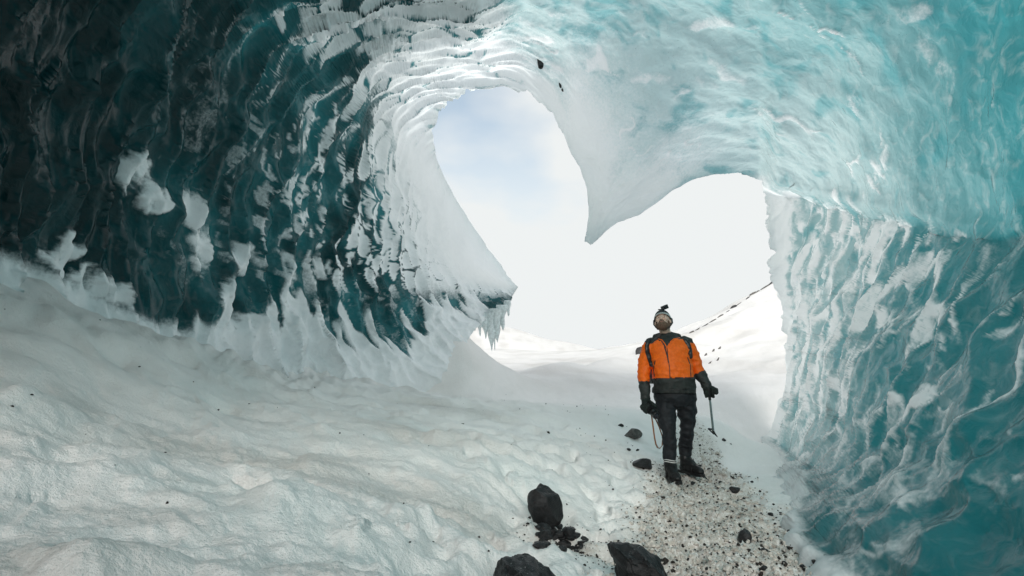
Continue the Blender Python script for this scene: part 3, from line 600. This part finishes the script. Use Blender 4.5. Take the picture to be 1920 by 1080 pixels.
def fuse(parts, voxel, smooth_it=4, wrinkle=0., wf=14., seed=0):         # one continuous skin over overlapping volumes
    v, f = join(parts); me = mesh_data("tmp", v, f, M_BLACK); o = bpy.data.objects.new("tmp", me); COL.objects.link(o)
    m = o.modifiers.new("r", 'REMESH'); m.mode = 'VOXEL'; m.voxel_size = voxel
    if smooth_it: s = o.modifiers.new("s", 'SMOOTH'); s.iterations = smooth_it; s.factor = .5
    dg = bpy.context.evaluated_depsgraph_get(); e = bpy.data.meshes.new_from_object(o.evaluated_get(dg))
    n = len(e.vertices); co = np.empty(n * 3, np.float32); e.vertices.foreach_get("co", co); no = np.empty(n * 3, np.float32); e.vertices.foreach_get("normal", no)
    co = co.reshape(-1, 3).astype(float); no = no.reshape(-1, 3)
    F_ = [tuple(p.vertices) for p in e.polygons]
    if wrinkle: co = co + no * (wrinkle * (fbm(co[:, 0] * wf + 2 * co[:, 1] * wf, co[:, 2] * wf * 1.5 + co[:, 0] * wf * .6, 3, seed) + .7 * (1 - 2.5 * np.abs(noise(co[:, 0] * wf * .5 + co[:, 2] * wf * .5, co[:, 2] * wf * .8 - co[:, 0] * wf * .3, seed + 9)))))[:, None]
    bpy.data.objects.remove(o); bpy.data.meshes.remove(me); bpy.data.meshes.remove(e); return co, F_
def T(*p): return [(Q(a, b, d), r) for a, b, d, r in p]
person = tag(empty("person", base), "person in orange and charcoal jacket walking on the path, gazing up at the ice", "person")

torso = [(c_, hw * .95, hd) for c_, hw, hd in [(Q(1251, 616, .03), .070, .070), (Q(1252, 623, .03), .115, .095), (Q(1253, 630, .02), .185, .120), (Q(1254, 642, .01), .225, .145), (Q(1256, 660, 0), .222, .158), (Q(1259, 684, -.02), .216, .170), (Q(1262, 705, -.02), .220, .170), (Q(1263, 720, -.01), .224, .165), (Q(1263.5, 727, -.01), .228, .163)]]
armL = T((1221, 639, .02, .078), (1213, 660, .03, .071), (1208, 685, .03, .064), (1207, 704, .0, .057), (1207.5, 722, -.04, .050), (1208, 737, -.06, .047))
armR = T((1286, 636, .02, .082), (1297, 655, .03, .074), (1307, 677, .03, .066), (1313, 694, .0, .058), (1318, 706, -.04, .050), (1321, 714, -.06, .047))
legL = T((1247, 738, -.01, .112), (1246, 760, -.03, .112), (1247.5, 783, -.07, .088), (1248.5, 800, -.10, .073), (1250.5, 818, -.09, .071), (1251.5, 836, -.08, .074), (1251, 848, -.08, .066))
legR = T((1283, 738, 0, .112), (1288, 760, .01, .109), (1290, 783, .02, .083), (1290, 800, .03, .073), (1290, 818, .07, .071), (1290, 836, .10, .072), (1290.5, 844, .10, .064))
legL = [(p, r * .94) for p, r in legL]; legR = [(p, r * .94) for p, r in legR]
# head: built upright facing the camera, then turned towards the roof
HC = Q(1241, 595, -.03)
HR = rotm(0, 0, -.42) @ rotm(-.50, 0, 0) @ rotm(0, -.12, 0)
def H(x, y, z): return HC + HR @ np.array([x, y, z])
def hell(c, r, extra=None): return ell(H(*c), r, HR if extra is None else HR @ extra)
head = [hell((0, .012, .02), (.076, .096, .095)), hell((0, -.022, -.052), (.056, .062, .058)), hell((0, -.05, -.085), (.032, .032, .026)), hell((0, -.07, .012), (.056, .028, .018)),
        hell((0, -.098, -.018), (.012, .020, .022)), hell((0, -.108, -.030), (.016, .015, .011)), hell((0, -.088, .004), (.010, .014, .024)),
        hell((-.04, -.068, -.018), (.024, .022, .020)), hell((.04, -.068, -.018), (.024, .022, .020)), hell((0, -.084, -.056), (.024, .014, .009)), hell((0, -.082, -.068), (.020, .014, .008)),
        hell((-.079, .012, -.012), (.010, .020, .030)), hell((.079, .012, -.012), (.010, .020, .030))]
neck = tube([(Q(1250, 624, .03), .066), (Q(1247, 613, .01), .058), (H(0, .02, -.04), .058)])
thin_ = lambda L_, k=.8: tube([(p, r * k) for p, r in L_])
bv, bf = fuse(head + [neck, rings([(c, a * .86, b_2 * .86) for c, a, b_2 in torso[1:]]), thin_(armL), thin_(armR), ell(Q(1265, 735), (.19, .13, .11)), thin_(legL), thin_(legR)], .0055, 3)
body = mk("body", bv, bf, M_SKIN, person)
for s in (-1, 1):
    eye = mk("eye", *join([hell((s * .031, -.079, -.002), (.010, .008, .0065))]), M_BLACK, body)
    mk("eyebrow", *join([hell((s * .033, -.090, .016), (.021, .007, .0045))]), M_BEARD, body)
mk("mouth", *join([hell((0, -.094, -.061), (.019, .006, .0028))]), plain("lips", (.36, .15, .13), .5), body)
bd = fuse([hell((0, -.034, -.078), (.060, .066, .042)), hell((0, -.062, -.096), (.036, .036, .030)), hell((-.056, -.004, -.045), (.020, .036, .050)), hell((.056, -.004, -.045), (.020, .036, .050)), hell((0, -.088, -.046), (.030, .014, .007))], .006, 2, .003, 90)
mk("beard", *bd, M_BEARD, body)
# cap: dark crown, pale band across the brow
def cap(z0, z1, k, steps, tilt=.0):
    rs_v, f, seg = [], [], 30
    for i in range(steps + 1):
        t = i / steps; z = z0 + (z1 - z0) * t; q = max(0., 1 - (max(z - .02, 0) / .113) ** 2) ** .5
        for j in range(seg):
            a = 2 * math.pi * j / seg; rs_v.append(H(.087 * k * q * math.cos(a), .010 + .108 * k * q * math.sin(a), z + (.022 * math.sin(-a) if t < 1 else 0) * (1 - t) + tilt))
    for i in range(steps):
        for j in range(seg): f.append((i * seg + j, i * seg + (j + 1) % seg, (i + 1) * seg + (j + 1) % seg, (i + 1) * seg + j))
    return rs_v, f + [tuple(range(steps * seg, (steps + 1) * seg))]
hat = mk("hat", *cap(.020, .131, 1.0, 12), M_KNIT, person)
mk("hat_band", *cap(.012, .052, 1.035, 3), M_BAND, hat)
for s in (-1, 1):
    mk("ear_flap", *join([tube([(H(s * .086, .015, .03), .016), (H(s * .088, .012, -.02), .016), (H(s * .072, -.01, -.075), .007), (H(s * .04, -.04, -.118), .004)], 8, .5)]), M_KNIT, hat)
# jacket
jv, jf = fuse([rings(torso), tube(armL), tube(armR), tube([(Q(1232, 624, .05), .035), (Q(1250, 619, .09), .038), (Q(1272, 623, .05), .036)]), tube(T((1236, 628, -.05, .024), (1242, 622, -.02, .022))), tube(T((1263, 628, -.05, .024), (1259, 620, -.02, .022)))], .009, 3, .013, 11, 3)
fc = np.array([jv[list(q)].mean(0) for q in jf]); fx, fy, _ = proj(fc - np.array([0, 0, DZ])); fy = fy + 1.2 * noise(fx * .2, fy * .1, 8)
yoke = np.interp(fx, [1200, 1210, 1220, 1232, 1240, 1247, 1254, 1264, 1280, 1290, 1300, 1312], [634, 634, 636, 629, 632, 645, 636, 627, 627, 634, 634, 630])
dark = (fy < yoke) | ((fx > 1218.5) & (fx < 1306) & (fy > 701 - (fx - 1224) * .04)) | ((fx <= 1219) & (fy > 706)) | ((fx > 1300) & (fy > 692 - (fx - 1305) * .45))
jacket = mk("jacket", jv, jf, [M_ORANGE, M_DARK], person, mi=dark.astype(int))
from mathutils.bvhtree import BVHTree
JB = BVHTree.FromPolygons([tuple(p) for p in jv], jf)
def on(px, py, off=.006, tree=None):
    r = ray(px, py); c0 = CAM + np.array([0, 0, DZ]); h = (tree or JB).ray_cast(Vector(c0), Vector(r / np.linalg.norm(r)))
    p = np.array(h[0]) if h[0] is not None else Q(px, py, -.12); return p - r / np.linalg.norm(r) * off
def line(name, pts, r, m, parent, flat=.6, off=.004):
    q = []
    for (x0, y0), (x1, y1) in zip(pts[:-1], pts[1:]):
        for t in np.linspace(0, 1, 5)[:-1]: q.append((on(x0 + (x1 - x0) * t, y0 + (y1 - y0) * t, off), r))
    q.append((on(*pts[-1], off), r)); return mk(name, *join([tube(q, 8, flat)]), m, parent)
line("front_zip", [(1250, 640), (1252, 660), (1255, 680), (1256, 700)], .004, M_BLACK, jacket)
line("zip_flap", [(1246, 642), (1249, 652), (1252, 664), (1253.5, 671)], .006, M_BLACK, jacket)
line("collar_edge", [(1234, 627), (1241, 629), (1247, 637), (1250, 643)], .005, M_ORANGE, jacket)
line("collar_edge", [(1255, 641), (1257, 632), (1263, 627), (1274, 625)], .005, M_ORANGE, jacket)
line("pocket_zip", [(1228, 668), (1225, 682), (1227, 697)], .005, M_DARK, jacket)
line("pocket_zip", [(1289, 662), (1294, 676), (1295, 697)], .005, M_DARK, jacket)
line("hem_cord", [(1226, 724), (1250, 723), (1276, 721), (1300, 722)], .004, M_BLACK, jacket)
# trousers
tv, tf = fuse([tube(legL), tube(legR), ell(Q(1265, 735, -.005), (.222, .155, .13))], .0095, 3, .011, 10, 5)
trousers = mk("trousers", tv, tf, M_TROU, person)
ringp = lambda px, py, dy, r: tube([(Q(px, py, dy) + np.array([r * math.cos(a), r * math.sin(a), .006 * math.sin(2 * a)]), .0045) for a in np.linspace(0, 2 * math.pi, 17)], 6)
mk("cuff_piping", *join([ringp(1252, 850.5, -.08, .064), ringp(1252, 854, -.08, .062)]), M_WHITE, trousers)
# boots with crampons
def boot(shaft_px, shaft_y, dy, toe_px, toe_dy, yaw):
    top = Q(shaft_px, shaft_y, dy); gz_ = lambda p: float(ground(np.array(p[0]), np.array(p[1])))
    fwd = np.array([math.sin(yaw), -math.cos(yaw), 0]); a = np.array([top[0], top[1], 0]) + fwd * .02
    g0 = max(gz_(a), gz_(a + fwd * .2)) + .030; A_b = a.copy(); A_b[2] = g0
    up = np.array([0, 0, 1.])
    parts = [tube([(top, .064), (A_b - fwd * .01 + up * .14, .062), (A_b - fwd * .015 + up * .06, .056)]), tube([(A_b - fwd * .05 + up * .045, .046), (A_b + fwd * .06 + up * .05, .050), (A_b + fwd * .15 + up * .042, .047), (A_b + fwd * .195 + up * .036, .038)]),
             tube([(A_b + fwd * .0 + up * .12, .058), (A_b + fwd * .09 + up * .075, .048)])]
    b = mk("boot", *fuse(parts, .008, 2, .004, 20, 7), M_BOOT, person)
    sv = []; side = np.array([fwd[1], -fwd[0], 0]) * -1
    prof = [(-.10, .036), (-.06, .044), (.02, .042), (.10, .050), (.17, .050), (.225, .034), (.245, .012)]
    outl = [A_b + fwd * t + side * w_ for t, w_ in prof] + [A_b + fwd * t - side * w_ for t, w_ in prof[::-1]]; n = len(outl)
    sv = outl + [p + up * .028 for p in outl]
    mk("sole", np.array(sv) - up * .008, [tuple(range(n))[::-1], tuple(range(n, 2 * n))] + [(i, (i + 1) % n, n + (i + 1) % n, n + i) for i in range(n)], M_BLACK, b, smooth=False)
    for t in (-.07, -.02, .10, .16, .21):
        for s in (-1, 1):
            c = A_b + fwd * t + side * s * .034 - up * .006; mk("crampon_spike", [c + fwd * .010, c - fwd * .010, c + side * .006, c - side * .006, c - up * .034 + fwd * (.025 if t > .2 else 0)], [(0, 2, 4), (2, 1, 4), (1, 3, 4), (3, 0, 4), (0, 3, 1, 2)], M_STEEL, b, smooth=False)
    for t in (-.04, .13): mk("crampon_bar", *join([box(A_b + fwd * t - up * .010, (.055, .006, .004), rotm(0, 0, yaw))]), M_STEEL, b, smooth=False)
    for t, h_ in ((.12, .092), (.02, .13)):
        c = A_b + fwd * t; mk("crampon_strap", *join([tube([(c + side * .052 * math.cos(q) + up * (.02 + (h_ - .02) * math.sin(q)), .007) for q in np.linspace(0, math.pi, 9)], 6, .5)]), M_BLACK, b)
    mk("lace", *join([tube([(A_b + fwd * (.05 + .02 * i) + up * (.125 - .014 * i) + side * (.03 if i % 2 else -.03), .004) for i in range(6)], 6)]), M_KNIT, b)
    return b, A_b, fwd, side
boot(1252.5, 856, -.07, 1254, -.2, .05)
bR, A_b, fwd, side = boot(1290, 852, .10, 1303, -.1, .42)
for k, ends in enumerate((((1302, 864), (1309, 864.5), (1315, 865)), ((1302, 865), (1311, 871), (1319, 882), (1328, 892)))):
    mk("strap_tail", *join([tube([(Q(px, py, .02), .010 if k == 0 else .007) for px, py in ends], 6, .4)]), M_BLACK, bR)
# gloves: palm, four bent fingers, a thumb from the side of the palm
def glove(wrist, palm, knuck, fingers, thumb, cuff_r=.05):
    parts = [tube([(wrist, cuff_r), (wrist * .5 + palm * .5, .044), (palm, .046), (knuck, .040)], 14, .75)]
    for fi in fingers: parts.append(tube([(p, r) for p, r in fi], 10))
    parts.append(tube([(p, r) for p, r in thumb], 10))
    return mk("glove", *fuse(parts, .0055, 2, .003, 30, 11), M_GLOVE, person)
CC = Q(1213, 757, -.16)                                # camera body centre
CR = rotm(0, .38, 0) @ rotm(.25, 0, .35)
def C(x, y, z): return CC + CR @ np.array([x, y, z])
fing = []
for i in range(4):
    x0 = -.072 + .004 * i; y0_ = -.045 + .026 * i
    fing.append([(Q(1205, 746, -.10 + .012 * i), .017), (C(-.088, y0_, .03), .0155), (C(-.090, y0_, -.012 - .004 * i), .0145), (C(-.062, y0_ - .006, -.040), .0125)])
glove(Q(1208, 737, -.06), Q(1207.5, 742, -.08), Q(1205.5, 746, -.10), fing, [(Q(1211, 741, -.10), .020), (C(-.03, -.04, .066), .018), (C(.005, -.046, .056), .015)])
AX0, AX1 = Q(1322.5, 716, -.09), Q(1335.5, 797, -.02)          # ice axe shaft
ad_ = (AX1 - AX0) / np.linalg.norm(AX1 - AX0); sx_ = np.cross(ad_, [0, 1, 0]); sx_ /= np.linalg.norm(sx_); sy_ = np.cross(ad_, sx_)
fing = []
for i in range(4):
    c = AX0 + ad_ * (.030 + .024 * i); fing.append([(c - sx_ * -.030 + sy_ * .022, .0165)] + [(c + .034 * (math.cos(q) * sx_ + math.sin(q) * sy_), .0155 - .001 * k) for k, q in enumerate(np.radians([20, -50, -115, -165]))])
glove(Q(1321, 713, -.06), Q(1322.5, 721, -.06), Q(1323.5, 729, -.055), fing, [(Q(1326, 718, -.07), .024), (Q(1331, 719.5, -.09), .026), (Q(1335, 722, -.11), .026), (Q(1334.5, 727, -.13), .021)])
# things he carries
dslr = tag(empty("camera", CC), "black camera hanging from the walker's gloved hand by a tan strap", "camera")
def bevbox(c, h, rot, r):
    v, f = join([box(c, h, rot)]); return v, f
bm_v, bm_f = fuse([box(C(0, 0, 0), (.066, .032, .046), CR), box(C(-.052, -.018, -.004), (.018, .020, .042), CR), box(C(.004, .004, .052), (.026, .026, .018), CR)], .005, 3)
cb_ = mk("camera_body", bm_v, bm_f, M_BLACK, dslr)
def cyl(c, ax_, r, l, seg=20):
    ax_ = np.asarray(ax_) / np.linalg.norm(ax_); u = np.cross(ax_, [.3, .2, .9]); u /= np.linalg.norm(u); w_ = np.cross(ax_, u); v = []
    prof = [(0, r), (l * .3, r), (l * .32, r * .93), (l * .8, r * .93), (l * .82, r * 1.03), (l, r * 1.03), (l, r * .82), (l * .92, r * .78)]
    for t, q in prof:
        for j in range(seg): a = 2 * math.pi * j / seg; v.append(np.asarray(c) + ax_ * t + q * (math.cos(a) * u + math.sin(a) * w_))
    f = [(i * seg + j, i * seg + (j + 1) % seg, (i + 1) * seg + (j + 1) % seg, (i + 1) * seg + j) for i in range(len(prof) - 1) for j in range(seg)]
    return v, f + [tuple(range(seg))[::-1]]
lens = mk("lens", *cyl(C(.006, -.028, -.004), CR @ np.array([.1, -1, -.1]), .036, .085), M_BLACK, dslr)
mk("lens_glass", *join([ell(C(.014, -.105, -.012), (.029, .006, .029), CR)]), M_GLASS, lens)
mk("shutter_dial", *cyl(C(-.046, 0, .044), CR @ np.array([0, 0, 1]), .011, .01, 12), M_BLACK, dslr)
strap_pts = [(1218, 751, -.14), (1214.5, 766, -.15), (1216, 780, -.16), (1218, 795, -.16), (1220, 808, -.15), (1224, 821, -.12), (1230, 829, -.06), (1238, 832.5, .02), (1246, 829, .10), (1250, 815, .16), (1244, 795, .18), (1234, 778, .12), (1226, 768, -.02), (1222, 760, -.12)]
mk("neck_strap", *join([tube([(Q(a, b2, d), .0075) for a, b2, d in strap_pts], 8, .35)]), M_STRAP, dslr)
axe = tag(empty("ice_axe", AX1), "steel ice axe held head-down in the walker's other glove", "ice axe")
mk("shaft", *join([tube([(AX0 - ad_ * .02, .010), (AX0 + (AX1 - AX0) * .5, .0115), (AX1, .0115)], 12)]), M_STEEL, axe)
mk("grip", *join([tube([(AX0 - ad_ * .03, .014), (AX0 + ad_ * .13, .0145)], 12)]), M_BLACK, axe)
hp = lambda px, py: Q(px, py, -.02)
pick = mk("pick", *join([tube([(hp(1334.5, 795), .013), (hp(1336, 800), .012), (hp(1338.5, 804), .010), (hp(1341, 807), .007), (hp(1343.5, 810), .003)], 8, .5)]), M_BLACK, axe)
mk("adze", *join([tube([(hp(1336, 796), .008), (hp(1331, 795.5), .008), (hp(1327, 795), .010)], 8, .6), tube([(hp(1327.5, 795.5), .007), (hp(1332, 800), .007), (hp(1336.5, 804), .008)], 8, .6)]), M_BLACK, axe)
pack = tag(empty("backpack", Q(1256, 720, .3)), "dark backpack worn on the walker's back with straps over the orange jacket", "backpack")
mk("bag", *fuse([box(Q(1256, 668, .30), (.155, .10, .24)), ell(Q(1256, 640, .28), (.15, .11, .12)), box(Q(1256, 690, .40), (.11, .05, .12))], .014, 8, .008, 10, 13), M_DARK, pack)
for pts in ([(1217, 630), (1213, 640), (1214, 652), (1218, 664), (1222, 676)], [(1284, 629), (1290, 637), (1293, 648), (1294, 660)]):
    line("shoulder_strap", pts, .024, M_BLACK, pack, .35, .008)
mount = tag(empty("action_camera", H(0, -.02, .14)), "small action camera clipped on a stalk above the walker's cap", "camera")
mk("mount", *join([tube([(H(0, -.01, .125), .014), (H(.004, -.012, .150), .010), (Q(1241.5, 572, -.04), .009)], 8), tube([(H(-.03, -.03, .138), .006), (H(.03, -.02, .138), .006)], 8)]), M_BLACK, mount)
AR = rotm(0, -.38, .2)
ab = mk("housing", *fuse([box(Q(1243.5, 569, -.05), (.036, .020, .022), AR)], .004, 3), M_BLACK, mount)
mk("lens", *cyl(Q(1241.5, 569.5, -.07), [-.2, -1, 0], .012, .012, 14), M_GLASS, ab)
